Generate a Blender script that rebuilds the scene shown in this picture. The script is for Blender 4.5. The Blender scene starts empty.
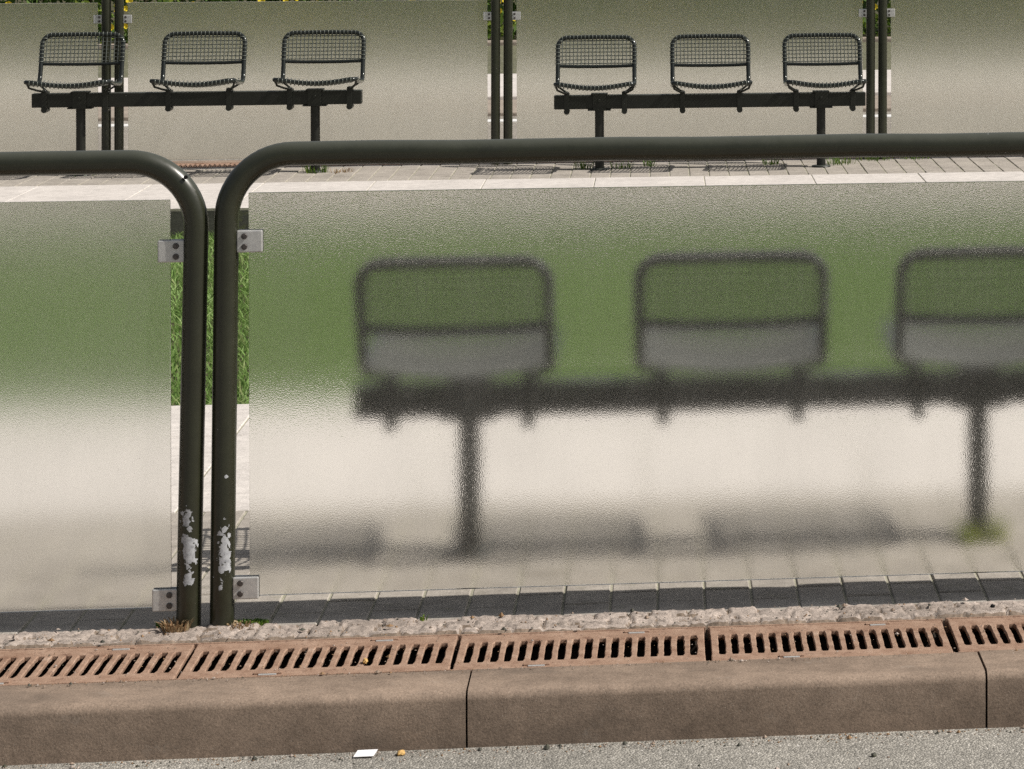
import bpy, bmesh, math, random
from mathutils import Vector, Matrix, noise as mn
random.seed(7)
C = bpy.context.scene.collection
SC = bpy.context.scene
PI = math.pi

# ------------------------------------------------------------------ helpers
def link(o):
    C.objects.link(o); return o

def tag(o, label=None, cat=None, group=None, kind=None):
    if label: o['label'] = label
    if cat: o['category'] = cat
    if group: o['group'] = group
    if kind: o['kind'] = kind
    return o

def empty(name, loc=(0, 0, 0), rz=0):
    o = bpy.data.objects.new(name, None)
    o.empty_display_size = .1
    o.location = loc; o.rotation_euler = (0, 0, rz)
    return link(o)

class MB:
    """collects vertices and faces, then links them as one mesh object"""
    def __init__(s): s.v = []; s.f = []; s.m = []; s.sm = []
    def add(s, vs, fs, mat=0, smooth=False):
        b = len(s.v); s.v += [tuple(v) for v in vs]
        for f in fs:
            s.f.append(tuple(i + b for i in f)); s.m.append(mat); s.sm.append(smooth)
    def box(s, x0, x1, y0, y1, z0, z1, mat=0):
        s.add([(x0, y0, z0), (x1, y0, z0), (x1, y1, z0), (x0, y1, z0),
               (x0, y0, z1), (x1, y0, z1), (x1, y1, z1), (x0, y1, z1)],
              [(3, 2, 1, 0), (4, 5, 6, 7), (0, 1, 5, 4), (1, 2, 6, 5), (2, 3, 7, 6), (3, 0, 4, 7)], mat)
    def bbox(s, x0, x1, y0, y1, z0, z1, b=.003, mat=0):
        """box with bevelled edges"""
        bm = bmesh.new()
        bmesh.ops.create_cube(bm, size=1)
        for v in bm.verts:
            v.co = Vector((x0 + (v.co.x + .5) * (x1 - x0), y0 + (v.co.y + .5) * (y1 - y0), z0 + (v.co.z + .5) * (z1 - z0)))
        bmesh.ops.bevel(bm, geom=list(bm.edges), offset=b, segments=2, profile=.5, affect='EDGES')
        bm.verts.index_update()
        s.add([v.co.copy() for v in bm.verts], [[v.index for v in f.verts] for f in bm.faces], mat)
        bm.free()
    def tube(s, pts, r, seg=12, cap=True, closed=False, mat=0):
        pts = [Vector(p) for p in pts]; n = len(pts)
        def tan(i):
            if closed: return (pts[(i + 1) % n] - pts[i - 1]).normalized()
            a = pts[max(i - 1, 0)]; b = pts[min(i + 1, n - 1)]
            return (b - a).normalized()
        t = tan(0)
        nrm = t.cross(Vector((0, 0, 1)))
        if nrm.length < .1: nrm = t.cross(Vector((0, 1, 0)))
        nrm.normalize()
        vs = []
        for i in range(n):
            t2 = tan(i)
            ax = t.cross(t2)
            if ax.length > 1e-7:
                nrm = Matrix.Rotation(t.angle(t2), 3, ax.normalized()) @ nrm
            t = t2
            bn = t.cross(nrm).normalized(); nn = bn.cross(t).normalized()
            rr = r[i] if isinstance(r, (list, tuple)) else r
            for k in range(seg):
                a = 2 * PI * k / seg
                vs.append(pts[i] + (nn * math.cos(a) + bn * math.sin(a)) * rr)
        fs = []
        m = n if closed else n - 1
        for i in range(m):
            for k in range(seg):
                a = i * seg + k; b = i * seg + (k + 1) % seg
                j = (i + 1) % n
                c = j * seg + (k + 1) % seg; d = j * seg + k
                fs.append((a, b, c, d))
        s.add(vs, fs, mat, True)
        if cap and not closed:
            s.add(vs[:seg], [tuple(reversed(range(seg)))], mat)
            s.add(vs[-seg:], [tuple(range(seg))], mat)
    def build(s, name, mat, parent=None):
        me = bpy.data.meshes.new(name)
        me.from_pydata(s.v, [], s.f)
        mats = mat if isinstance(mat, (list, tuple)) else [mat]
        for m in mats: me.materials.append(m)
        me.polygons.foreach_set('material_index', s.m)
        me.polygons.foreach_set('use_smooth', s.sm)
        me.update()
        bm = bmesh.new(); bm.from_mesh(me)
        if len(bm.faces) < 60000: bmesh.ops.recalc_face_normals(bm, faces=bm.faces)
        bm.to_mesh(me); bm.free()
        o = bpy.data.objects.new(name, me); link(o)
        if parent: o.parent = parent
        return o

def copy_tree(o, parent=None):
    c = o.copy(); C.objects.link(c)
    if parent: c.parent = parent
    for ch in list(o.children): copy_tree(ch, c)
    return c

def arc(c, r, a0, a1, n, ax='xz', y=0):
    """points of an arc in the xz plane"""
    return [(c[0] + r * math.cos(a0 + (a1 - a0) * i / n), y, c[1] + r * math.sin(a0 + (a1 - a0) * i / n)) for i in range(n + 1)]

# ------------------------------------------------------------------ materials
class NT:
    def __init__(s, name):
        s.m = bpy.data.materials.new(name); s.m.use_nodes = True
        s.t = s.m.node_tree; s.n = s.t.nodes
        s.b = s.n['Principled BSDF']; s.out = s.n['Material Output']
        s.co = s.n.new('ShaderNodeTexCoord').outputs['Object']
    def L(s, a, b): s.t.links.new(a, b)
    def mapping(s, scale=(1, 1, 1), rot=(0, 0, 0), loc=(0, 0, 0), src=None):
        n = s.n.new('ShaderNodeMapping'); s.L(src or s.co, n.inputs[0])
        n.inputs['Scale'].default_value = scale; n.inputs['Rotation'].default_value = rot; n.inputs['Location'].default_value = loc
        return n.outputs[0]
    def noise(s, scale, det=4, rough=.6, src=None, dist=0, out='Fac'):
        n = s.n.new('ShaderNodeTexNoise'); s.L(src or s.co, n.inputs['Vector'])
        n.inputs['Scale'].default_value = scale; n.inputs['Detail'].default_value = det
        n.inputs['Roughness'].default_value = rough; n.inputs['Distortion'].default_value = dist
        return n.outputs[out]
    def vor(s, scale, feat='F1', out='Distance', src=None, rnd=1):
        n = s.n.new('ShaderNodeTexVoronoi'); s.L(src or s.co, n.inputs['Vector'])
        n.feature = feat; n.inputs['Scale'].default_value = scale; n.inputs['Randomness'].default_value = rnd
        return n.outputs[out]
    def ramp(s, fac, stops, interp='LINEAR'):
        n = s.n.new('ShaderNodeValToRGB'); s.L(fac, n.inputs[0]); r = n.color_ramp; r.interpolation = interp
        while len(r.elements) < len(stops): r.elements.new(.5)
        for e, (p, c) in zip(r.elements, stops):
            e.position = p; e.color = (c[0], c[1], c[2], 1) if isinstance(c, (tuple, list)) else (c, c, c, 1)
        return n.outputs[0]
    def mix(s, fac, a, b, mode='MIX'):
        n = s.n.new('ShaderNodeMix'); n.data_type = 'RGBA'; n.blend_type = mode
        for inp, v in ((n.inputs[0], fac), (n.inputs[6], a), (n.inputs[7], b)):
            if isinstance(v, (int, float)): inp.default_value = v
            elif isinstance(v, tuple): inp.default_value = (v[0], v[1], v[2], 1)
            else: s.L(v, inp)
        return n.outputs[2]
    def math(s, op, a, b=None, c=None):
        n = s.n.new('ShaderNodeMath'); n.operation = op
        for i, v in enumerate((a, b, c)):
            if v is None: continue
            if isinstance(v, (int, float)): n.inputs[i].default_value = v
            else: s.L(v, n.inputs[i])
        return n.outputs[0]
    def bump(s, h, strength=.3, dist=.002, nrm=None):
        n = s.n.new('ShaderNodeBump'); s.L(h, n.inputs['Height'])
        n.inputs['Strength'].default_value = strength; n.inputs['Distance'].default_value = dist
        if nrm: s.L(nrm, n.inputs['Normal'])
        return n.outputs[0]
    def fin(s, col=None, rough=.8, nrm=None, metal=0, spec=.5):
        if col is not None:
            if isinstance(col, tuple): s.b.inputs['Base Color'].default_value = (*col, 1)
            else: s.L(col, s.b.inputs['Base Color'])
        if isinstance(rough, (int, float)): s.b.inputs['Roughness'].default_value = rough
        else: s.L(rough, s.b.inputs['Roughness'])
        if nrm: s.L(nrm, s.b.inputs['Normal'])
        if isinstance(metal, (int, float)): s.b.inputs['Metallic'].default_value = metal
        else: s.L(metal, s.b.inputs['Metallic'])
        s.b.inputs['Specular IOR Level'].default_value = spec
        return s.m

def m_stone(name, base, var=.12, grain=220, blotch=3, speck=.5, tint=(1, .95, .88), bump=.35, moss=0, grime=0):
    """mineral surface: blotches, grain, light and dark specks"""
    t = NT(name)
    d = tuple(c * (1 - var * 2.2) for c in base); l = tuple(min(1, c * (1 + var)) for c in base)
    big = t.ramp(t.noise(blotch, 5, .65), [(.3, d), (.55, base), (.75, l)])
    g = t.ramp(t.noise(grain * .8, 4, .8), [(.3, .58), (.5, 1), (.7, 1.3)])
    c = t.mix(1, big, g, 'MULTIPLY')
    sp = t.ramp(t.vor(grain * .7), [(.0, 1), (.16, 0)])
    scol = t.vor(grain * .7, out='Color')
    bw = t.ramp(scol, [(.45, (.06, .05, .045)), (.55, (.75, .7, .62))], 'CONSTANT')
    c = t.mix(t.math('MULTIPLY', sp, speck), c, bw)
    mid = t.ramp(t.noise(22, 4, .7), [(.35, .86), (.6, 1.06)])
    c = t.mix(1, c, mid, 'MULTIPLY')
    if moss:
        mk = t.ramp(t.noise(14, 5, .75), [(.56, 0), (.68, 1)])
        c = t.mix(t.math('MULTIPLY', mk, moss), c, (.16, .17, .07))
    if grime:
        gm = t.ramp(t.noise(5, 7, .75, src=t.mapping(scale=(.35, 1, 1.2))), [(.48, 0), (.66, grime)])
        c = t.mix(gm, c, (.13, .105, .085))
        sc = t.ramp(t.noise(90, 6, .85), [(.62, 0), (.72, grime)])
        c = t.mix(sc, c, (.07, .06, .05))
        lt = t.ramp(t.noise(8, 7, .8, src=t.mapping(loc=(3, 7, 1))), [(.60, 0), (.72, grime * .5)])
        c = t.mix(lt, c, (.5, .46, .41))
    h = t.math('ADD', t.noise(grain, 4, .7), t.math('MULTIPLY', t.noise(60, 4, .7), .6))
    return t.fin(c, .88, t.bump(h, bump, .0025), spec=.25)

def m_asphalt(name, base, k=210):
    t = NT(name)
    cell = t.vor(k, out='Color')
    st = t.ramp(cell, [(.0, tuple(c * .7 for c in base)), (.35, tuple(c * .8 for c in base)), (.6, base), (.85, tuple(min(1, c * 1.2) for c in base)), (1, (.75, .72, .68))])
    edge = t.ramp(t.vor(k, 'DISTANCE_TO_EDGE'), [(.02, .35), (.14, 1)])
    c = t.mix(1, st, edge, 'MULTIPLY')
    big = t.ramp(t.noise(1.7, 5, .6), [(.3, .82), (.7, 1.12)])
    c = t.mix(1, c, big, 'MULTIPLY')
    fine = t.ramp(t.noise(40, 3, .7), [(.3, .8), (.7, 1.15)])
    c = t.mix(1, c, fine, 'MULTIPLY')
    h = t.math('SUBTRACT', t.noise(60, 3, .7), t.vor(k))
    return t.fin(c, .85, t.bump(h, .7, .004), spec=.3)

def m_paint(name, wear=(), base=(.021, .023, .012), rough=.28, spec=.55, top_sheen=.38):
    """dark grey-green gloss paint, flaked to pale primer at the given spots"""
    t = NT(name)
    c = t.ramp(t.noise(9, 5, .7), [(.3, tuple(x * .8 for x in base)), (.7, tuple(x * 1.25 for x in base))])
    dust = t.ramp(t.noise(160, 4, .75), [(.55, 0), (.8, .25)])
    c = t.mix(dust, c, (.07, .065, .05))
    # upward faces tinted paler: sky sheen on the tube tops painted into the colour
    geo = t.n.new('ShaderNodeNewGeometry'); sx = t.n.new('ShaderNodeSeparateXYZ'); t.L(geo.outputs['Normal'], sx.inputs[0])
    up = t.ramp(t.math('ADD', sx.outputs['Z'], t.math('MULTIPLY', t.math('SUBTRACT', t.noise(25, 4, .7), .5), .25)), [(.25, 0), (1, top_sheen)])
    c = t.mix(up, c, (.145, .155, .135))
    r = t.ramp(t.noise(30, 4, .7), [(.3, rough * .85), (.7, rough * 1.35)])
    # small chips anywhere
    chip = t.ramp(t.math('ADD', t.vor(26), t.math('MULTIPLY', t.noise(90, 2), .06)), [(.055, 1), (.065, 0)])
    chip = t.math('MULTIPLY', chip, t.ramp(t.noise(3, 2), [(.56, 0), (.6, 1)]))
    mask = chip
    nz = t.noise(75, 4, .7)
    nz2 = t.noise(420, 2, .6)
    fl = t.n.new('ShaderNodeSeparateColor'); t.L(t.vor(95, out='Color', rnd=1), fl.inputs[0])
    for (cx, cy, cz, rx, ry, rz) in wear:
        mp = t.mapping(loc=(-cx / rx, -cy / ry, -cz / rz), scale=(1 / rx, 1 / ry, 1 / rz))
        ln = t.n.new('ShaderNodeVectorMath'); ln.operation = 'LENGTH'; t.L(mp, ln.inputs[0])
        d = t.math('ADD', ln.outputs['Value'], t.math('ADD', t.math('MULTIPLY', t.math('SUBTRACT', nz, .5), 1.2), t.math('MULTIPLY', t.math('SUBTRACT', fl.outputs[0], .5), .9)))
        d = t.math('ADD', d, t.math('MULTIPLY', t.math('SUBTRACT', nz2, .5), .35))
        mask = t.math('MAXIMUM', mask, t.ramp(d, [(.92, 1), (.96, 0)]))
    prim = t.ramp(t.noise(120, 3, .7), [(.3, (.27, .28, .30)), (.6, (.47, .49, .51))])
    c = t.mix(mask, c, prim)
    r = t.mix(mask, r, (.7, .7, .7))
    h = t.math('SUBTRACT', t.math('MULTIPLY', t.noise(500, 2), .15), mask)
    return t.fin(c, r, t.bump(h, .5, .0008), spec=spec)

def m_glass(name, rough, veil, tint=(.985, .99, .97), bs=.48):
    t = NT(name)
    b = t.b
    b.inputs['Base Color'].default_value = (*tint, 1)
    b.inputs['Transmission Weight'].default_value = 1
    b.inputs['IOR'].default_value = 1.45
    b.inputs['Roughness'].default_value = rough
    h = t.noise(430, 0, .5)
    t.L(t.bump(h, bs, .00030), b.inputs['Normal'])
    # thin matt veil on the etched face, with drying marks near its foot
    df = t.n.new('ShaderNodeBsdfDiffuse'); df.inputs['Color'].default_value = (.80, .79, .74, 1)
    mx = t.n.new('ShaderNodeMixShader')
    spots = t.ramp(t.vor(16), [(.02, 1), (.035, 0)])
    spots = t.math('MULTIPLY', spots, t.ramp(t.noise(5, 2), [(.55, 0), (.6, 1)]))
    smear = t.ramp(t.noise(7, 5, .7, src=t.mapping(scale=(1, 1, .22))), [(.45, 0), (.75, .05)])
    foot = t.ramp(t.noise(60, 4, .8), [(.62, 0), (.75, .10)])
    t.L(t.math('ADD', t.math('ADD', t.math('ADD', veil, smear), foot), t.math('MULTIPLY', spots, .35)), mx.inputs[0])
    t.L(b.outputs[0], mx.inputs[1]); t.L(df.outputs[0], mx.inputs[2]); t.L(mx.outputs[0], t.out.inputs[0])
    return t.m

def m_rust():
    t = NT('rusted_cast_iron')
    c = t.ramp(t.noise(16, 6, .7), [(.25, (.18, .095, .06)), (.42, (.32, .205, .145)), (.6, (.41, .28, .205)), (.8, (.50, .40, .33))])
    g = t.ramp(t.noise(300, 3, .7), [(.3, .75), (.7, 1.15)])
    c = t.mix(1, c, g, 'MULTIPLY')
    dk = t.ramp(t.noise(45, 5, .8), [(.54, 0), (.68, .8)])
    c = t.mix(dk, c, (.13, .07, .05))
    h = t.math('ADD', t.noise(120, 5, .75), t.noise(500, 2))
    return t.fin(c, .9, t.bump(h, .6, .002), spec=.2)

def m_steel():
    t = NT('brushed_steel')
    c = t.ramp(t.noise(70, 4, .7), [(.3, (.46, .46, .45)), (.7, (.60, .60, .58))])
    st = t.ramp(t.noise(38, 5, .8), [(.6, 0), (.75, .8)])
    c = t.mix(st, c, (.22, .13, .09))
    return t.fin(c, .42, t.bump(t.noise(300, 2), .15, .001), metal=.3)

def m_simple(name, col, rough=.8, metal=0, var=.2, sc=30):
    t = NT(name)
    c = t.ramp(t.noise(sc, 4, .7), [(.3, tuple(x * (1 - var) for x in col)), (.7, tuple(min(1, x * (1 + var)) for x in col))])
    return t.fin(c, rough, metal=metal, spec=.3)

def m_leaf(name, stops, trans=.35, sc=8):
    t = NT(name)
    g = t.n.new('ShaderNodeNewGeometry')
    c = t.ramp(t.math('ADD', t.math('MULTIPLY', g.outputs['Random Per Island'], .7), t.math('MULTIPLY', t.noise(sc, 3), .3)), stops)
    t.L(c, t.b.inputs['Base Color']); t.b.inputs['Roughness'].default_value = .55
    t.b.inputs['Specular IOR Level'].default_value = .3
    tr = t.n.new('ShaderNodeBsdfTranslucent'); t.L(c, tr.inputs[0])
    mx = t.n.new('ShaderNodeMixShader'); mx.inputs[0].default_value = trans
    t.L(t.b.outputs[0], mx.inputs[1]); t.L(tr.outputs[0], mx.inputs[2]); t.L(mx.outputs[0], t.out.inputs[0])
    return t.m

M = {}
M['glass'] = m_glass('satin_glass', .125, .008)
M['glass_worn'] = m_glass('worn_satin_glass', .18, .03, bs=.3)
M['glass_far'] = m_glass('far_satin_glass', .19, .04, (.985, .99, .935), bs=.1)
M['rust'] = m_rust()
M['steel'] = m_steel()
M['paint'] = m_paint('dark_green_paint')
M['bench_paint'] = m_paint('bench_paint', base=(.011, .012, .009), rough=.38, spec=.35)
M['wire'] = m_simple('coated_wire', (.105, .115, .10), .3, .3, .15, 60)
M['seat_tube'] = m_simple('dark_seat_tube', (.026, .030, .028), .14, .3, .15, 60)
M['asphalt'] = m_asphalt('worn_asphalt', (.43, .41, .365))
M['asphalt_far'] = m_asphalt('far_asphalt', (.42, .385, .33), 90)
M['asphalt_dark'] = m_asphalt('dark_asphalt', (.20, .20, .125), 90)
M['kerb'] = m_stone('kerb_concrete', (.305, .232, .178), .15, 280, 5, .8, grime=.55)
M['paver'] = m_stone('paver_concrete', (.41, .375, .33), .10, 300, 5, .35, moss=.25, grime=.2)
M['slab'] = m_stone('pale_slab', (.63, .59, .55), .06, 260, 4, .25, bump=.2)
M['joint'] = m_stone('joint_sand', (.40, .385, .30), .15, 300, 12, .3, moss=.45)
M['mortar'] = m_stone('rough_mortar', (.47, .40, .35), .2, 230, 26, .6, bump=1, grime=.5)
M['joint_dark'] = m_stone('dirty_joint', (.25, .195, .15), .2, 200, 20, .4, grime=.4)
M['channel'] = m_simple('dark_channel', (.035, .028, .022), .95, 0, .3)
M['wall'] = m_stone('platform_wall', (.085, .085, .07), .2, 200, 6, .3, moss=.5)
M['soil'] = m_stone('soil', (.075, .07, .035), .2, 120, 6, .2, moss=.6)
M['grass'] = m_leaf('grass_blade', [(0, (.11, .20, .04)), (.4, (.19, .32, .08)), (.7, (.27, .41, .13)), (.9, (.42, .46, .21)), (1, (.50, .40, .24))], .35, 3)
M['weed'] = m_leaf('weed_blade', [(0, (.05, .10, .02)), (.6, (.11, .2, .03)), (1, (.3, .34, .07))], .3)
M['weed_yellow'] = m_leaf('weed_yellow', [(0, (.16, .24, .03)), (.6, (.36, .42, .06)), (1, (.5, .5, .12))], .3)
M['dry'] = m_leaf('dry_blade', [(0, (.2, .11, .06)), (.5, (.36, .24, .13)), (.85, (.52, .42, .26)), (1, (.42, .42, .08))], .3)
M['hedge'] = m_leaf('hedge_leaf', [(0, (.05, .09, .02)), (.6, (.11, .19, .045)), (1, (.20, .30, .07))], .3, 1)
M['flower_leaf'] = m_leaf('flower_leaf', [(0, (.05, .10, .02)), (.6, (.12, .2, .03)), (1, (.3, .36, .06))], .35, 1)
M['yellow'] = m_simple('yellow_petal', (.80, .62, .03), .6, 0, .1)
M['white_line'] = m_simple('white_marking', (.72, .72, .70), .7, 0, .1, 20)
M['brown_pave'] = m_stone('brown_paving', (.34, .29, .24), .12, 120, 3, .3)
M['paper'] = m_simple('white_paper', (.85, .85, .86), .7, 0, .04)
M['ochre'] = m_simple('ochre_crumb', (.55, .35, .13), .8, 0, .2, 400)
M['dead_leaf'] = m_simple('dead_leaf', (.24, .15, .08), .8, 0, .3, 200)
M['wire_lit'] = m_simple('sky_lit_wire', (.20, .205, .19), .35, .2, .15, 60)  # lighter copy of the wire: grazing sky light on the pan put into the colour
M['hole'] = m_simple('drilled_hole', (.01, .01, .01), .9, 0, .1)

# ------------------------------------------------------------------ key places (metres)
ROAD_Z = -.11
Y_KERB0, Y_KERB1 = 6.012, 6.182
Y_GR1 = 6.472
Y_PAV = 6.607
Y_FENCE = 6.612
Y_PALE = 7.84
Y_EDGE = 9.46
Y_FEDGE = 15.32
Y_FPALE = 16.6
Y_FFENCE = 17.48

# ------------------------------------------------------------------ the setting
def sheet(name, x0, x1, y0, y1, z, mat, nx=1, ny=1):
    m = MB()
    m.add([(x0, y0, z), (x1, y0, z), (x1, y1, z), (x0, y1, z)], [(0, 1, 2, 3)])
    return tag(m.build(name, mat), kind='structure')

sheet('ground', -300, 300, -60, 600, -.30, M['soil'])
sheet('road', -40, 40, -20, Y_KERB0 + .02, ROAD_Z, M['asphalt'])

def pavers(name, x0, x1, y0, y1, w, l, z, mats, stag=True, gap=.0045, base=.0035, off=0, rnd=.0015, rowlens=None):
    """one paved sheet: every stone a bevelled block on a sand bed"""
    m = MB()
    m.box(x0, x1, y0, y1, z - .12, z - base, 1)
    nx = int(round((x1 - x0) / w))
    for i in range(nx):
        xa = x0 + i * w
        ya = y0 - (l / 2 if (stag and i % 2) else 0) - off
        while ya < y1 - 1e-4:
            a = max(ya, y0); b = min(ya + l, y1)
            ya += l
            if b - a < .02: continue
            g = gap / 2; bv = .0025
            zz = z + random.uniform(-rnd, rnd)
            dz = [zz + random.uniform(-.0006, .0006) for _ in range(4)]
            X0, X1, A, B = xa + g + random.uniform(-.0008, .0008), xa + w - g, a + g, b - g
            vs = [(X0, A, z - base), (X1, A, z - base), (X1, B, z - base), (X0, B, z - base),
                  (X0, A, zz - bv), (X1, A, zz - bv), (X1, B, zz - bv), (X0, B, zz - bv),
                  (X0 + bv, A + bv, dz[0]), (X1 - bv, A + bv, dz[1]), (X1 - bv, B - bv, dz[2]), (X0 + bv, B - bv, dz[3])]
            fs = [(0, 1, 5, 4), (1, 2, 6, 5), (2, 3, 7, 6), (3, 0, 4, 7), (4, 5, 9, 8), (5, 6, 10, 9), (6, 7, 11, 10), (7, 4, 8, 11), (8, 9, 10, 11)]
            m.add(vs, fs, 0)
    return tag(m.build(name, mats), kind='structure')

PX0 = -.9085 - .1005 * 36
pavers('pavement', PX0, PX0 + .1005 * 84, Y_PAV, Y_PALE, .1005, .205, 0, [M['paver'], M['joint']])
pavers('platform_edge_slabs', -4.6, 4.52, Y_PALE, Y_EDGE, .57, .54, 0, [M['slab'], M['joint']], stag=False, gap=.004, rnd=.0008)
m = MB(); m.box(-4.6, 4.6, Y_EDGE - .1, Y_EDGE + .003, -.28, -.014); tag(m.build('platform_wall', M['wall']), kind='structure')
# far platform
pavers('far_platform_edge_slabs', -6.03, 4.8, Y_FEDGE, Y_FPALE, .57, .64, 0, [M['slab'], M['joint']], stag=False, gap=.004, rnd=.0008)
pavers('far_pavement', -6.03, 4.82, Y_FPALE, 17.55, .105, .21, 0, [M['paver'], M['joint']], gap=.006)
m = MB(); m.box(-6.03, 4.82, Y_FEDGE - .003, Y_FEDGE + .1, -.28, -.014); tag(m.build('far_platform_wall', M['wall']), kind='structure')

# kerb: stones of one metre with a rounded nose
def kerb(name, y0, y1, joints, flip=False):
    m = MB(); r = .019
    pr = [(y0 + .006, ROAD_Z - .06), (y0 + .004, ROAD_Z)]
    pr += [(y0 + .001, -.07)]
    for i in range(7):
        a = PI - (PI / 2) * i / 6
        pr.append((y0 + r + r * math.cos(a), -r + r * math.sin(a)))
    pr += [(y1 - .004, 0), (y1, -.004), (y1, -.16)]
    if flip: pr = [(y0 + y1 - p[0], p[1]) for p in pr]
    for a, b in zip(joints[:-1], joints[1:]):
        g = .002
        n = 20; rings = []
        xs = [a + g, a + g + .004] + [a + g + .004 + (b - a - 2 * g - .008) * k / n for k in range(1, n)] + [b - g - .004, b - g]
        dz = random.uniform(-.002, .002); dy = random.uniform(-.002, .002)
        for k, x in enumerate(xs):
            end = k in (0, len(xs) - 1)
            ring = []
            for (y, z) in pr:
                s = 0
                yy = y + dy + (s if not flip else -s) * (1 if y < (y0 + y1) / 2 else -1) * (1 if not flip else -1)
                zz = z + dz - (s if z > -.1 else 0)
                d = mn.noise(Vector((x * 6, y * 9, z * 9))) * .0009 + mn.noise(Vector((x * 45, y * 45, z * 45))) * .0007
                ring.append((x, yy + d, zz + d))
            rings.append(ring)
        vs = [p for rg in rings for p in rg]; q = len(pr)
        fs = [(i * q + j, (i + 1) * q + j, (i + 1) * q + j + 1, i * q + j + 1) for i in range(len(rings) - 1) for j in range(q - 1)]
        m.add(vs, fs, 0, True)
        m.add(rings[0], [tuple(range(q))]); m.add(rings[-1], [tuple(reversed(range(q)))])
    m.box(joints[0], joints[-1], y0 + .03, y1 - .01, -.2, -.05, 1)
    return tag(m.build(name, [M['kerb'], M['channel']]), kind='structure')
kerb('kerb', Y_KERB0, Y_KERB1, [-.366 + .998 * k for k in range(-5, 6)])
kerb('far_kerb', 17.86, 18.02, [-.8 + 1.008 * k for k in range(-6, 7)], flip=True)

# drain channel below the grates
def channel(name, y0, y1, x0=-5, x1=5):
    m = MB()
    m.box(x0, x1, y0 - .004, y1 + .004, -.24, -.2)
    m.box(x0, x1, y0 - .003, y0 + .035, -.2, -.03)
    m.box(x0, x1, y1 - .035, y1 + .003, -.2, -.03)
    return tag(m.build(name, M['channel']), kind='structure')
channel('drain_channel', Y_KERB1 + .004, Y_GR1 - .002)
channel('far_drain_channel', 17.57, 17.855)

# rough strip of small set stones in mortar
def cobbles(name, x0, x1, y0, y1, z, seed):
    rnd = random.Random(seed); m = MB()
    n = int((x1 - x0) / .005); k = 22
    # stones: irregular cells laid in two wandering rows
    rows = []
    for r in range(3):
        x = x0 - rnd.uniform(0, .05); cells = []
        while x < x1:
            w = rnd.uniform(.035, .095)
            cells.append((x, x + w, rnd.uniform(-.004, .006), rnd.uniform(-.25, .25), rnd.uniform(-.2, .2))); x += w
        rows.append(cells)
    vs = []; hs_ = []
    import bisect
    st = [[c[0] for c in cs] for cs in rows]
    for i in range(n + 1):
        x = x0 + (x1 - x0) * i / n
        for j in range(k + 1):
            v = j / k
            wob = mn.noise(Vector((x * 9, seed, 0))) * .16
            s1 = .30 + wob * .8; s2 = .66 + wob
            r = 0 if v < s1 else (1 if v < s2 else 2)
            xx = x + mn.noise(Vector((x * 40, v * 3, seed + 5.))) * .008
            c = rows[r][max(0, bisect.bisect(st[r], xx) - 1)]
            lx = min(xx - c[0], c[1] - xx)
            y = y0 + (y1 - y0) * v
            ly = (min(v, s1 - v) if r == 0 else min(v - s1, s2 - v) if r == 1 else min(v - s2, 1.02 - v)) * (y1 - y0)
            d = max(0, min(lx, ly * 1.1))
            hgt = min(1, d / .0040)
            zz = z - .008 + .008 * hgt + c[2] * .6 * hgt + (xx - (c[0] + c[1]) / 2) * c[3] * .1 * hgt
            zz += mn.noise(Vector((x * 45, y * 45, seed))) * .0022 + mn.noise(Vector((x * 110, y * 110, seed + 3))) * .0026 + abs(mn.noise(Vector((x * 60, y * 90, seed + 9)))) * -.004
            if v < .001 or v > .999: zz = min(zz, z - .004)
            yy = y + (mn.noise(Vector((x * 30, 7.3, seed))) * .006 + mn.noise(Vector((x * 90, 1.3, seed))) * .003 if j == k else 0)
            if j == 0: zz = z - .03
            vs.append((x, yy, zz)); hs_.append(hgt)
    fs = [(i * (k + 1) + j, (i + 1) * (k + 1) + j, (i + 1) * (k + 1) + j + 1, i * (k + 1) + j + 1) for i in range(n) for j in range(k)]
    for f in fs:
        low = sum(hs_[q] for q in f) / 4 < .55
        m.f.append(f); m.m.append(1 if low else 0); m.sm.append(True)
    m.v = vs
    m.box(x0, x1, y0, y1, -.2, -.035, 1)
    return tag(m.build(name, [M['mortar'], M['joint_dark']]), kind='structure')
cobbles('cobble_strip', -2.2, 2.0, Y_GR1 - .001, Y_PAV + .001, .004, 3.)
for xa, xb in ((-5, -2.2), (2.0, 5)):
    m = MB(); m.bbox(xa, xb, Y_GR1, Y_PAV, -.2, .002, .004); tag(m.build('mortar_strip', M['mortar']), kind='structure')

# tram lawn
gz = -.15
sheet('track_bed', -40, 40, Y_EDGE + .003, Y_FEDGE - .003, gz, M['soil'])
def blades(name, n, xr, yr, z, h, w, mat, dens=None, seed=1):
    rnd = random.Random(seed); vs = []; fs = []
    for i in range(n):
        x = rnd.uniform(*xr); y = rnd.uniform(*yr)
        k = mn.noise(Vector((x * 2.2, y * 2.2, 0)))
        hh = rnd.uniform(.5, 1.1) * h * (1 + .5 * k)
        a = rnd.uniform(0, PI * 2); lean = rnd.uniform(.2, 1.5) * hh
        dx, dy = math.cos(a), math.sin(a)
        ww = rnd.uniform(.6, 1.2) * w; b = rnd.uniform(0, PI)
        px, py = math.cos(b) * ww / 2, math.sin(b) * ww / 2
        o = len(vs)
        vs += [(x - px, y - py, z), (x + px, y + py, z),
               (x + dx * lean * .35 + px * .7, y + dy * lean * .35 + py * .7, z + hh * .6), (x + dx * lean * .35 - px * .7, y + dy * lean * .35 - py * .7, z + hh * .6),
               (x + dx * lean, y + dy * lean, z + hh)]
        fs += [(o, o + 1, o + 2, o + 3), (o + 3, o + 2, o + 4)]
    me = bpy.data.meshes.new(name); me.from_pydata(vs, [], fs); me.materials.append(mat); me.update()
    o = bpy.data.objects.new(name, me); link(o); return o
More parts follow.
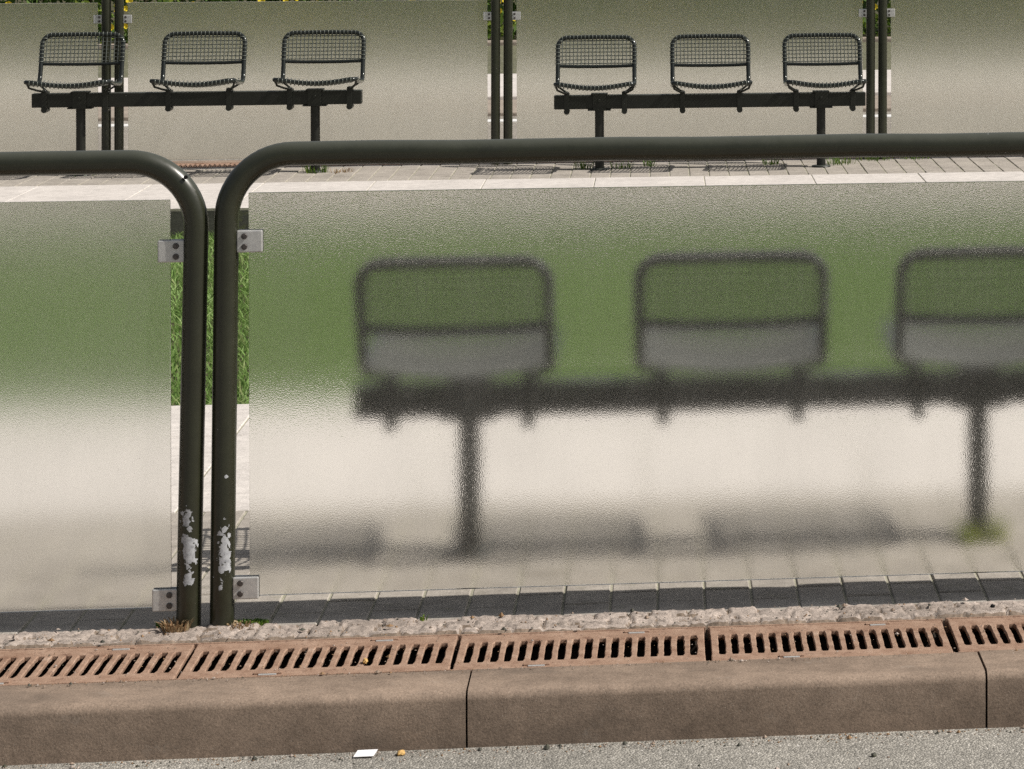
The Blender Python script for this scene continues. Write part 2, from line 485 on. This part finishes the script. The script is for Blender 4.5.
tag(blades('grass', 125000, (-5.5, 4.2), (Y_EDGE + .005, Y_FEDGE - .01), gz, .06, .008, M['grass']),
    'green grass of the tram lawn between the two platforms', 'grass', kind='stuff')

# beyond the far fence
FZ = -.12
sheet('far_road', -60, 60, 18.0, 22.85, FZ, M['asphalt_far'])
m = MB()
m.box(-60, 60, 22.28, 22.50, FZ - .02, FZ + .004); tag(m.build('road_marking', M['white_line']), kind='structure')
m = MB(); m.bbox(-60, 60, 22.85, 24.2, -.3, FZ + .03, .01); tag(m.build('parking_strip', M['brown_pave']), kind='structure')
m = MB(); m.bbox(-60, 60, 24.2, 27.1, -.3, -.06, .01); tag(m.build('far_footpath', M['slab']), kind='structure')
m = MB(); m.box(-60, 60, 27.1, 32.35, -.3, -.08); tag(m.build('dark_lane', M['asphalt_dark']), kind='structure')
m = MB(); m.bbox(-60, 60, 32.35, 32.5, -.3, -.03, .02); tag(m.build('bed_edging', M['brown_pave']), kind='structure')
sheet('planting_bed', -60, 60, 32.5, 60, -.04, M['soil'])

def leafcloud(m, n, xr, yr, zr, s, rnd, shape=None):
    for i in range(n):
        x = rnd.uniform(*xr); y = rnd.uniform(*yr); z = rnd.uniform(*zr)
        if shape and not shape(x, y, z): continue
        n1 = Vector((rnd.gauss(0, 1), rnd.gauss(0, 1), rnd.gauss(0, 1))).normalized()
        a = n1.orthogonal().normalized(); b = n1.cross(a)
        th = rnd.uniform(0, 2 * PI); c, d = math.cos(th), math.sin(th); a, b = a * c + b * d, b * c - a * d
        q = s * rnd.uniform(.6, 1.3); p = Vector((x, y, z))
        m.add([p - a * q, p + b * q * .45, p + a * q, p - b * q * .45], [(0, 1, 2, 3)])
rnd = random.Random(5)
hedge = empty('hedge', (0, 33.85, -.04))
tag(hedge, 'dark green hedge with yellow blossom beyond the far road', 'hedge')
m = MB()
leafcloud(m, 42000, (-15, 10), (-.7, .9), (0, 2.3), .075, rnd,
          lambda x, y, z: z < 1.9 + .35 * mn.noise(Vector((x * .7, 0, 1))) and mn.noise(Vector((x * 2.2, y * 2.2, z * 2.2))) > -.28)
m.build('foliage', M['hedge'], hedge)
m = MB()
for i in range(50):
    x = -15 + i * .5 + rnd.uniform(-.1, .1)
    m.tube([(x, .1, 0), (x + rnd.uniform(-.1, .1), .1, .7), (x + rnd.uniform(-.3, .3), .1, 1.5)], [.03, .02, .008], 6)
m.build('stem', M['soil'], hedge)
m = MB()
leafcloud(m, 16000, (-15, 10), (-1.25, -.7), (0, .48), .05, rnd, lambda x, y, z: z < .34 + .22 * mn.noise(Vector((x * 2.5, 0, 4))))
m.build('flowering_border', M['flower_leaf'], hedge)
m = MB()
for i in range(400):
    x = rnd.uniform(-15, 10); z = .15 + .3 * rnd.random() + .08 * mn.noise(Vector((x, 0, 0))); y = -1.28 + rnd.uniform(-.04, .25)
    r = rnd.uniform(.02, .04)
    for k in range(6):
        a = k * PI / 3
        m.add([(x, y, z), (x + r * math.cos(a), y - .01, z + r * math.sin(a)), (x + r * 1.1 * math.cos(a + .5), y - .015, z + r * 1.1 * math.sin(a + .5)), (x + r * math.cos(a + 1), y - .01, z + r * math.sin(a + 1))], [(0, 1, 2, 3)])
tag(m.build('blossom', M['yellow'], hedge), kind='stuff')

# ------------------------------------------------------------------ drain grates
def make_grate():
    """half metre cast iron grate; local x 0..L, y 0..W, top at z 0"""
    L, W = .5, .285
    root = empty('drain_grate')
    bm = bmesh.new()
    p = .0265; sw = .0070; n = 18
    x_0 = (L - (n - 1) * p) / 2
    ya, yb = .056, .224
    m = MB()
    def jag(x, y, s=.0019): return mn.noise(Vector((x * 260, y * 260, 2.))) * s
    # top plate and the walls of the slots, as strips so that the slots stay open
    xs = [0.002]
    for k in range(n):
        xs += [x_0 + k * p - sw, x_0 + k * p + sw]
    xs.append(L - .002)
    D = -.010
    # front and rear margins
    m.bbox(.0015, L - .0015, .002, ya, D, 0, .0022)
    m.bbox(.0015, L - .0015, yb, W - .002, D, 0, .0022)
    for k in range(0, len(xs), 2):
        a, b = xs[k], xs[k + 1]
        q = 10; vs = []
        for j in range(q + 1):
            y = ya + (yb - ya) * j / q
            e = .0028 if j in (0, q) else 0
            l = a - e + jag(a, y) if k else a
            r = b + e + jag(b + 3, y) if k < len(xs) - 2 else b
            yy = y - .001 if j == 0 else (y + .001 if j == q else y)
            zt = -.0004 + jag(a, y, .0006)
            vs += [(l + .001, yy, D), (l, yy, zt - .0025), (l + .0018, yy, zt), (r - .0018, yy, zt), (r, yy, zt - .0025), (r - .001, yy, D)]
        fs = [(j * 6 + i, j * 6 + i + 1, (j + 1) * 6 + i + 1, (j + 1) * 6 + i) for j in range(q) for i in range(5)]
        m.add(vs, fs)
    m.build('grating', M['rust'], root)
    # raised rims along both long edges
    m = MB(); m.bbox(-.002, L + .002, -.004, .0015, -.03, .0012, .0012); m.build('edge_rail', M['rust'], root)
    m = MB(); m.bbox(-.002, L + .002, W - .0015, W + .004, -.03, .0012, .0012); m.build('edge_rail', M['rust'], root)
    for xx, yy in ((.165, .018), (.36, W - .022)):
        t = MB()
        t.bbox(xx - .026, xx + .026, yy - .006, yy + .006, -.004, .0035, .0012)
        lt = t.build('locking_lug', M['rust'], root)
        t = MB(); t.bbox(xx - .017, xx + .016, yy - .0125, yy - .0062, -.002, .0022, .0008)
        t.build('lug_plate', M['steel'], lt)
    return root
G_ = make_grate()
gx = [-1.955, -1.441, -.934, -.408, .098, .592, 1.098, 1.6]
glab = ['leftmost rusty drain grate, cut off by the left edge of the photo',
        'rusty drain grate whose right end lies in front of the two barrier posts',
        'rusty drain grate starting below the barrier posts, ochre crumb in one slot',
        'middle rusty drain grate, starting at the open joint above the middle kerb joint',
        'rusty drain grate with wide open dark slots between the two right hand open joints',
        'rightmost rusty drain grate, cut off by the right edge of the photo']
first = True
for i, x in enumerate(gx[1:7]):
    g = G_ if first else copy_tree(G_)
    first = False
    g.scale = ((gx[i + 2] - x - (.004 if i < 2 else .009)) / .5, 1, 1)
    g.location = (x + .003, Y_KERB1 + .003, -.002 + random.uniform(-.0012, .0012))
    g.rotation_euler = (0, 0, random.uniform(-.002, .002))
    tag(g, glab[i], 'drain grate', 'rusty drain grates along the kerb')
for k, x in enumerate((-3.47, -2.963, -2.456, -1.949, 1.604, 2.111, 2.618)):
    g = copy_tree(G_); g.scale = (1, 1, 1); g.location = (x + .003, Y_KERB1 + .003, -.002)
    tag(g, 'rusty drain grate further along the kerb, past the %s edge of the photo' % ('left' if x < 0 else 'right'), 'drain grate', 'rusty drain grates along the kerb')
for i in range(16):
    g = copy_tree(G_); g.scale = (1, 1, 1); g.location = (-4.4 + i * .506 + .5, 17.855, -.002); g.rotation_euler = (0, 0, PI)
    tag(g, 'small rusty drain grate behind the foot of the far glass barriers', 'drain grate', 'drain grates along the far fence')

# ------------------------------------------------------------------ barriers
R_T = .0252
def clamp(root, xp, xg, z, side, yf, tilt=0):
    """plate from the post surface xp over the glass edge xg, both sides of the pane"""
    x0, x1 = min(xp, xg), max(xp, xg)
    m = MB()
    m.bbox(x0, x1, -.0130, -.0056, z - .023, z + .023, .0025)
    m.bbox(x0, x1, .0056, .0130, z - .023, z + .023, .0025)
    xm = xp + (xg - xp) * .42
    m.bbox(min(xp, xm), max(xp, xm), -.0060, .0060, z - .018, z + .018, .0015)
    c = m.build('clamp', M['steel'], root)
    for dz in (.011, -.011):
        m = MB(); xb = xp + (xg - xp) * .30
        m.tube([(xb, -.0126, z + dz), (xb, -.0158, z + dz), (xb, -.0168, z + dz)], [.0062, .0062, .0052], 14)
        m.tube([(xb, -.0167, z + dz), (xb, -.0172, z + dz)], [.0028, .0028], 6)
        m.build('bolt', M['bolt'], c)
    return c
M['bolt'] = m_simple('dull_bolt', (.10, .09, .085), .5, .6, .3, 200)

def barrier(xl, xr, y, label, glass='glass', leanl=0, leanr=0, zr=.98, paint=None, group=None, zg=(.06, .90), gl=.054, gr=.054, r=.135, zc=(.805, .083), ends=((.022, .022), (.022, .022))):
    """xl, xr: post axes at rail height; lean: how far the foot is off to the left"""
    root = empty('glass_barrier', (0, y, 0))
    tag(root, label, 'glass barrier', group)
    z1 = zr - r
    pts = [(xl - leanl, 0, -.02)]
    for k in range(1, 9): pts.append((xl - leanl * (1 - k / 9), 0, z1 * k / 9))
    pts += arc((xl + r, z1), r, PI, PI / 2, 14)
    for k in range(1, 10): pts.append((xl + r + (xr - xl - 2 * r) * k / 10, 0, zr + .0012 * math.sin(k * 2.1)))
    pts += arc((xr - r, z1), r, PI / 2, 0, 14)
    for k in range(8, 0, -1): pts.append((xr - leanr * (1 - k / 9), 0, z1 * k / 9))
    pts.append((xr - leanr, 0, -.02))
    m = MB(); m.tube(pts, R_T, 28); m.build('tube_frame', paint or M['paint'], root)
    m = MB(); m.bbox(xl + gl, xr - gr, -.005, .005, zg[0], zg[1], .001)
    m.build('glass_panel', M[glass], root)
    for z, e in zip(zc, ends):
        f = z / z1
        a = xl - leanl * (1 - f); b = xr - leanr * (1 - f)
        clamp(root, a + R_T - .003, xl + gl + e[0], z, 1, y)
        clamp(root, b - R_T + .003, xr - gr - e[1], z, -1, y)
    return root

wl = [(-.969, -.0265, .225, .011, .03, .022), (-.966, -.026, .165, .014, .03, .040), (-.966, -.0265, .110, .010, .03, .016)]
wr = [(-.894, -.0262, .160, .011, .03, .052), (-.9, -.0262, .085, .004, .02, .005), (-.889, -.0262, .315, .0035, .02, .004)]
barrier(-2.95, -.9515, Y_FENCE, 'frosted panel at left edge in dark tube frame with drilled hole in its bend', glass='glass_worn', leanl=.02, leanr=.0185, zr=.967, zc=(.782, .060), ends=((.022, .024), (.022, .037)),
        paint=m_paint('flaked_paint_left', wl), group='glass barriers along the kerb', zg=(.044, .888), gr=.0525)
barrier(-.890, 1.075, Y_FENCE, 'large frosted glass panel in dark tube frame, blurred bench showing through it', leanl=.012, leanr=.012, zr=.98, zc=(.800, .080), ends=((.029, .022), (.019, .022)),
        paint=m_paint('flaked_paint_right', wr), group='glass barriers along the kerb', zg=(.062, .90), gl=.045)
barrier(1.15, 3.15, Y_FENCE, 'frosted glass panel in a dark tube frame beyond the right edge of the photo', group='glass barriers along the kerb')
# small drilled hole in the bend of the left frame
lf = [o for o in C.objects if o.name == 'glass_barrier'][0]
m = MB(); 
hx, hz = -.969, .936
m.tube([(hx, -.0200, hz), (hx, -.0262, hz)], .0042, 14); m.build('drilled_hole', M['hole'], lf)
# far row
fx = [-5.03, -2.956, -.859, 1.225, 3.31]
fl = ['far frosted barrier cut off by left edge, behind left end of left bench',
      'frosted far glass barrier behind the middle and right seats of the left bench',
      'far frosted barrier directly behind the bench right of centre',
      'frosted far glass barrier at the right edge with no bench in front of it']
for i in range(4):
    barrier(fx[i] + .034, fx[i + 1] - .034, Y_FFENCE, fl[i], glass='glass_far', leanl=.004, leanr=.004, zr=1.10,
            group='glass barriers along the far platform', zg=(.05, .915 if i < 2 else .935), gl=.046, gr=.046, zc=(.825, .083))

# ------------------------------------------------------------------ benches
def build_seat():
    """wire seat: x across, y: backrest at +, front edge at -; origin on the beam top centre"""
    W = .208; zb = .042; yb = .125; yf = -.270; zt = .300; tilt = .10; zf = zb + .030
    m = MB(); pts = []
    # closed loop: front edge (dips), right side, up the back, over the top, down, left side
    def back(z): return yb + tilt * (z - zb) / (zt - zb)
    nf = 14
    front = [(-W + .03 + (2 * W - .06) * k / nf, yf, zf - .020 * math.sin(PI * k / nf)) for k in range(nf + 1)]
    rc = .045
    def corner(cx, cy, cz, u, v, n=6, r=rc):
        c = Vector((cx, cy, cz)); u = Vector(u); v = Vector(v)
        o = c - u * r + v * r
        return [o + u * r * math.sin(t * PI / 2 / n) - v * r * math.cos(t * PI / 2 / n) for t in range(n + 1)]
    pts += front
    pts += corner(W, yf, zf, (1, 0, 0), (0, 1, 0), 5, .03)[1:]
    pts += [(W, yf + .15, zb + .012), (W, yb - rc - .02, zb)]
    up = Vector((0, tilt, zt - zb)).normalized()
    pts += corner(W, yb, zb, (0, 1, 0), up, 6)
    pts += [(W, back(zb + .12), zb + .12)]
    pts += corner(W, back(zt), zt, up, (-1, 0, 0), 8, .052)
    pts += [(0, back(zt) + .004, zt + .002)]
    pts += list(reversed(corner(-W, back(zt), zt, up, (1, 0, 0), 8, .052)))
    pts += [(-W, back(zb + .12), zb + .12)]
    pts += list(reversed(corner(-W, yb, zb, (0, 1, 0), up, 6)))
    pts += [(-W, yb - rc - .02, zb), (-W, yf + .15, zb + .012)]
    pts += list(reversed(corner(-W, yf, zf, (-1, 0, 0), (0, 1, 0), 5, .03)))[:-1]
    m.tube(pts, .0118, 12, closed=True)
    seat = m.build('seat', M['seat_tube'])
    zbar = .147
    m = MB(); m.tube([(-W, back(zbar), zbar), (-W * .5, back(zbar) + .010, zbar - .004), (0, back(zbar) + .013, zbar - .005), (W * .5, back(zbar) + .010, zbar - .004), (W, back(zbar), zbar)], .0095, 10)
    m.build('cross_bar', M['seat_tube'], seat)
    # backrest wires, wrapped round the top and side tubes
    m = MB(); rw = .0027; p = .0205
    k = -9
    def bow(x): return .012 * (1 - (x / W) ** 2)
    while k <= 9:
        x = k * p
        ztop = zt if abs(x) < W - .052 else zt - .052 + math.sqrt(max(0, .052 ** 2 - (abs(x) - (W - .052)) ** 2))
        zs = [zbar + (ztop - zbar) * j / 4 for j in range(5)]
        m.tube([(x, back(z) + bow(x) * (1 - .6 * (z - zbar) / (zt - zbar)) - .004, z) for z in zs], rw, 5, cap=False)
        c = Vector((x, back(ztop) + .003, ztop))
        m.tube([c + Vector((0, math.cos(a) * .0142, math.sin(a) * .0142)) for a in [j * PI / 4 for j in range(8)]], rw * 1.15, 4, closed=True)
        k += 1
    z = zbar + p * .6
    while z < zt - .012:
        ex = W if z < zt - .052 else W - .052 + math.sqrt(max(0, .052 ** 2 - (z - (zt - .052)) ** 2))
        m.tube([(-ex + 2 * ex * j / 6, back(z) + bow(-ex + 2 * ex * j / 6) * (1 - .6 * (z - zbar) / (zt - zbar)) - .001, z) for j in range(7)], rw, 5, cap=False)
        for s in (-1, 1):
            c = Vector((s * ex, back(z), z))
            m.tube([c + Vector((math.cos(a) * .0142, math.sin(a) * .0142, 0)) for a in [j * PI / 4 for j in range(8)]], rw * 1.15, 4, closed=True)
        z += p
    m.build('backrest_mesh', M['wire'], seat)
    # seat pan wires, sagging towards the middle
    m = MB()
    def sag(x, y):
        u = (y - yf) / (yb - yf)
        return zb + .030 * (1 - u) ** 1.3 - (1 - (x / W) ** 2) * (.020 + .012 * math.sin(PI * u)) + .004
    for k in range(-9, 10):
        x = k * p
        m.tube([(x, yf - .002 + (yb - yf + .02) * j / 8, sag(x, yf + (yb - yf) * j / 8) + (0 if j < 8 else .018)) for j in range(9)], rw, 5, cap=False)
        c = Vector((x, yf, zf - .020 * math.sin(PI * (x + W) / (2 * W))))
        m.tube([c + Vector((0, math.cos(a) * .0142, math.sin(a) * .0142)) for a in [j * PI / 4 for j in range(8)]], rw * 1.15, 4, closed=True, mat=1)
    y = yf + p * .8
    while y < yb:
        m.tube([(-W + 2 * W * j / 8, y, sag(-W + 2 * W * j / 8, y) + .003) for j in range(9)], rw, 5, cap=False)
        y += p
    m.build('seat_mesh', [M['wire_lit'], M['wire']], seat)
    # brackets: U straps round the beam with a rounded foot, carrying the seat
    for s in (-1, 1):
        x = s * .155
        m = MB()
        m.bbox(x - .014, x + .014, -.0455, -.0385, -.092, .004, .002)
        m.bbox(x - .014, x + .014, .0385, .0455, -.092, .004, .002)
        m.tube([(x, -.047, -.090), (x, .047, -.090)], .0155, 14)
        m.bbox(x - .014, x + .014, -.0456, .0456, -.0005, .007, .002)
        m.tube([(x, -.030, .007), (x, -.030, .016), (x, -.030, .020)], [.015, .013, .006], 12)
        m.tube([(x - .004 * s, -.02, .006), (x + .02 * s, -.10, .018), (x + .045 * s, -.20, zb - .004), (W * s, yf + .05, zb + .022)], .006, 8)
        m.tube([(x - .004 * s, .02, .006), (x + .02 * s, .06, .020), (W * s, yb - .03, zb)], .006, 8)
        m.build('bracket', M['bench_paint'], seat)
    return seat

def build_bench(leg, lx=.602):
    """beam top at z = 0.408 + leg; faces -y"""
    root = empty('bench')
    zt = .408 + leg
    m = MB(); m.bbox(-.845, .845, -.038, .038, zt - .075, zt, .004); m.build('beam', M['bench_paint'], root)
    for x in (-lx, lx):
        m = MB()
        m.tube([(x, 0, -.01), (x, 0, zt - .083)], .0245, 18)
        m.bbox(x - .062, x + .062, -.044, .044, zt - .084, zt - .076, .002)
        m.bbox(x - .035, x + .035, -.0465, -.0395, zt - .083, zt + .003, .002)
        m.bbox(x - .035, x + .035, .0395, .0465, zt - .083, zt + .003, .002)
        m.bbox(x - .045, x + .045, -.0465, .0465, zt + .001, zt + .009, .002)
        m.tube([(x, -.046, zt - .03), (x, -.052, zt - .03)], [.010, .008], 8)
        lg = m.build('leg', M['bench_paint'], root)
        m = MB(); m.tube([(x, 0, -.004), (x, 0, .007), (x, 0, .010)], [.052, .052, .028], 20); m.build('base_plate', M['bench_paint'], lg)
    return root, zt
seat0 = build_seat()
used = False
def bench(x, y, rz, leg, label, group, seats, lx=.602):
    global used
    root, zt = build_bench(leg, lx)
    root.location = (x, y, 0); root.rotation_euler = (0, 0, rz)
    tag(root, label, 'bench', group)
    for k, sx in enumerate((-.622, 0, .622)):
        s = seat0 if not used else copy_tree(seat0)
        used = True
        s.parent = root; s.location = (sx + seats[k], 0, zt + .002)
    return root
bench(.155, 7.255, PI, -.012, 'three seat wire bench seen from behind as a blur through frosted panel', 'platform benches', (.022, -.009, -.014), lx=.588)
bench(.285, 17.06, 0, 0, 'three seat wire bench in the sharp view above the rail, right of centre', 'platform benches', (0, .002, -.002))
bench(-2.457, 17.17, 0, .035, 'three seat wire bench at upper left, first seat in front of two posts', 'platform benches', (-.004, .005, .006))

for o in list(C.objects):
    if o.get('category') == 'bench' and o.location.x < -2: o.scale = (1.022, 1, 1)

# ------------------------------------------------------------------ weeds and litter
def tuft(x, y, z, n, h, spread, mat, label, cat='weed', name='weed_tuft', seed=0, group=None, sy=1):
    r = random.Random(seed); m = MB()
    for i in range(n):
        a = r.uniform(0, 2 * PI); rr = spread * math.sqrt(r.random()) * .5
        bx, by = math.cos(a) * rr, math.sin(a) * rr * sy
        l = h * r.uniform(.4, 1.1); a2 = a + r.uniform(-.8, .8); o = l * r.uniform(.2, .9)
        ex, ey = bx + math.cos(a2) * o, by + math.sin(a2) * o * sy
        w = r.uniform(.0012, .0028)
        p = Vector((-math.sin(a2), math.cos(a2), 0)) * w
        b = Vector((bx, by, -.004)); mid = Vector(((bx + ex) / 2, (by + ey) / 2, l * .65)); e = Vector((ex, ey, l * .85))
        m.add([b - p, b + p, mid + p, mid - p, e], [(0, 1, 2, 3), (3, 2, 4)])
    o = m.build(name, mat); o.location = (x, y, z)
    tag(o, label, cat, group)
    return o
tuft(-.988, 6.578, .003, 130, .026, .055, M['dry'], 'dry orange brown weed tuft at the foot of the left barrier post', seed=1)
tuft(-.858, 6.585, .003, 50, .012, .05, M['dry'], 'flat dry stalks at the foot of the right barrier post', seed=2)
tuft(-.845, 6.615, .0, 420, .013, .075, M['weed'], 'green moss and weeds on the shaded pavers right of the barrier posts', seed=3, sy=.35)
tuft(-1.01, 6.622, .0, 200, .012, .05, M['weed'], 'dark green weeds on the shaded pavers behind the dry tuft', seed=4, sy=.4)
tuft(-.49, 6.600, .002, 12, .012, .012, M['weed'], 'tiny lone green sprout between rough stones and shaded pavers', seed=5)
tuft(.75, 7.24, .0, 120, .06, .12, M['weed_yellow'], 'blurred yellow green weed at the right leg of the bench behind the frosted panel', seed=6)
fw = [(-1.84, 17.15, 70, .06, .14, 'low green weed round the right foot of the left bench'),
      (-1.70, 17.13, 40, .03, .14, 'dry brown weed right of the right foot of the left bench'),
      (-3.06, 17.2, 60, .05, .2, 'yellow green weed round the left foot of the left bench'),
      (-.40, 17.12, 50, .06, .10, 'yellow green weed left of the left foot of the middle bench'),
      (-.20, 17.14, 40, .04, .12, 'green weed just right of the left foot of the middle bench'),
      (-.05, 17.25, 40, .05, .07, 'small green weed further right of the left foot of the middle bench'),
      (.62, 17.25, 40, .04, .10, 'small yellow weed left of the right foot of the middle bench'),
      (1.0, 17.2, 60, .05, .16, 'brown green weed right of the right foot of the middle bench'),
      (1.20, 17.45, 90, .09, .22, 'green weed clump at the foot of the far post pair right of the middle bench'),
      (1.44, 17.47, 60, .06, .16, 'bright green weed clump right of the far post pair on the right'),
      (2.2, 17.5, 50, .05, .12, 'small green weed by the far grates near the right edge'),
      (-2.1, 16.72, 1, .01, .01, None)]
for i, (x, y, n, h, s, lab) in enumerate(fw):
    if lab: tuft(x, y, 0, n, h, s, M['dry'] if 'brown weed' in lab else M['weed'], lab, seed=20 + i, group='weeds on the far platform')

# paper and crumbs
m = MB(); m.add([(-.026, -.004, .003), (.018, -.006, .004), (.026, .016, .013), (-.018, .018, .012), (-.026, -.004, .0022), (.018, -.006, .0032), (.026, .016, .0122), (-.018, .018, .0112)],
                [(0, 1, 2, 3), (7, 6, 5, 4), (0, 4, 5, 1), (1, 5, 6, 2), (2, 6, 7, 3), (3, 7, 4, 0)])
o = m.build('paper_scrap', M['paper']); o.scale = (.85, .8, .85); o.location = (-.552, 5.975, ROAD_Z + .001)
tag(o, 'small white paper scrap lying on the road below the kerb', 'paper scrap')
def crumb(name, x, y, z, sx, sy, sz, mat, label, cat, seed, rz=0):
    bm = bmesh.new(); bmesh.ops.create_icosphere(bm, subdivisions=2, radius=1)
    for v in bm.verts:
        d = 1 + .35 * mn.noise(v.co * 1.7 + Vector((seed, 0, 0)))
        v.co = Vector((v.co.x * sx * d, v.co.y * sy * d, v.co.z * sz * d))
    me = bpy.data.meshes.new(name); bm.to_mesh(me); bm.free(); me.materials.append(mat)
    o = bpy.data.objects.new(name, me); link(o); o.location = (x, y, z + sz * .8); o.rotation_euler = (0, 0, rz)
    return tag(o, label, cat)
crumb('leaf_crumb', -.487, 5.985, ROAD_Z, .0075, .011, .005, M['ochre'], 'ochre crumb of dead leaf on the road beside the paper scrap', 'leaf crumb', 1, -.3)
crumb('leaf_crumb', -.578, 6.262, -.002, .005, .010, .006, M['ochre'], 'ochre crumb stuck in a slot of a rusty drain grate', 'leaf crumb', 2)
crumb('pebble', .40, 5.85, ROAD_Z, .006, .006, .004, M['wall'], 'small dark pebble on the road near the right edge', 'pebble', 3)
crumb('pebble', .70, 6.535, .004, .005, .004, .004, M['hole'], 'small black pebble on the rough stone strip at the right', 'pebble', 4)

def grit(name, spots, label, mats, seed):
    rr = random.Random(seed); m = MB()
    for (n, xr, yr, z, s0, s1) in spots:
        for i in range(n):
            x = rr.uniform(*xr); y = rr.uniform(*yr) if yr[1] > yr[0] else yr[0] - abs(rr.gauss(0, yr[0] - yr[1]))
            q = rr.uniform(s0, s1) * (1 + 1.5 * (rr.random() < .06)); mt = rr.choice(range(len(mats)))
            ps = []
            for d in ((1, 0, 0), (-1, 0, 0), (0, 1, 0), (0, -1, 0), (0, 0, 1), (0, 0, -.4)):
                k = q * rr.uniform(.6, 1.3)
                ps.append((x + d[0] * k, y + d[1] * k, z + q * .3 + d[2] * k * .8))
            m.add(ps, [(0, 2, 4), (2, 1, 4), (1, 3, 4), (3, 0, 4), (2, 0, 5), (1, 2, 5), (3, 1, 5), (0, 3, 5)], mt)
    return tag(m.build(name, mats), label, 'grit', kind='stuff')
grit('grit', [(900, (-1.6, 1.2), (6.008, 5.985), ROAD_Z, .001, .0030), (80, (-1.6, 1.2), (5.7, 6.0), ROAD_Z, .0012, .0035),
              (380, (-1.6, 1.2), (6.176, 6.165), .001, .0008, .0022), (420, (-1.6, 1.2), (6.46, 6.60), .006, .001, .0035),
              (350, (-1.6, 1.2), (6.20, 6.45), .000, .0008, .0024)],
     'loose grit and crumbs of dead leaf scattered along kerb and grates', [M['mortar'], M['wall'], M['dead_leaf'], M['kerb']], 11)

# ------------------------------------------------------------------ light, camera
sv = Vector((.93, -.20, 1.0)).normalized()
elev = math.asin(sv.z); az = math.atan2(sv.x, sv.y)
sun = bpy.data.lights.new('sun', 'SUN'); sun.energy = 4.2; sun.angle = math.radians(.53); sun.color = (1, .94, .865)
so = bpy.data.objects.new('sun', sun); link(so)
so.rotation_euler = sv.to_track_quat('Z', 'Y').to_euler()
w = bpy.data.worlds.new('World'); SC.world = w; w.use_nodes = True
nt = w.node_tree; bg = nt.nodes['Background']
sk = nt.nodes.new('ShaderNodeTexSky'); sk.sky_type = 'NISHITA'; sk.sun_disc = False
sk.sun_elevation = elev; sk.sun_rotation = az
hs = nt.nodes.new('ShaderNodeHueSaturation'); hs.inputs['Saturation'].default_value = .35
sk.dust_density = 3
nt.links.new(sk.outputs[0], hs.inputs['Color']); nt.links.new(hs.outputs[0], bg.inputs[0]); bg.inputs[1].default_value = .072

psi = math.radians(7.38); roll = math.radians(.17)
cam = bpy.data.cameras.new('camera'); co = bpy.data.objects.new('camera', cam); link(co)
co.matrix_world = Matrix.Translation((0, 0, 1.53)) @ Matrix.Rotation(-psi, 4, 'Z') @ Matrix.Rotation(PI / 2, 4, 'X') @ Matrix.Rotation(-roll, 4, 'Z')
cam.sensor_width = 36; cam.lens = 3100 / 1024 * 36
cam.shift_x = (512 - 1059) / 1024; cam.shift_y = -(384.5 + 112.6) / 1024
cam.clip_end = 1000
SC.camera = co
SC.view_settings.view_transform = 'Standard'; SC.view_settings.look = 'None'
SC.view_settings.exposure = .15; SC.view_settings.gamma = 1
SC.view_settings.use_curve_mapping = False
cy = SC.cycles
cy.max_bounces = 14; cy.transmission_bounces = 12; cy.diffuse_bounces = 3; cy.glossy_bounces = 4; cy.transparent_max_bounces = 8
cy.caustics_refractive = False; cy.caustics_reflective = False
cy.sample_clamp_indirect = 6
cy.use_denoising = False
cy.use_adaptive_sampling = False
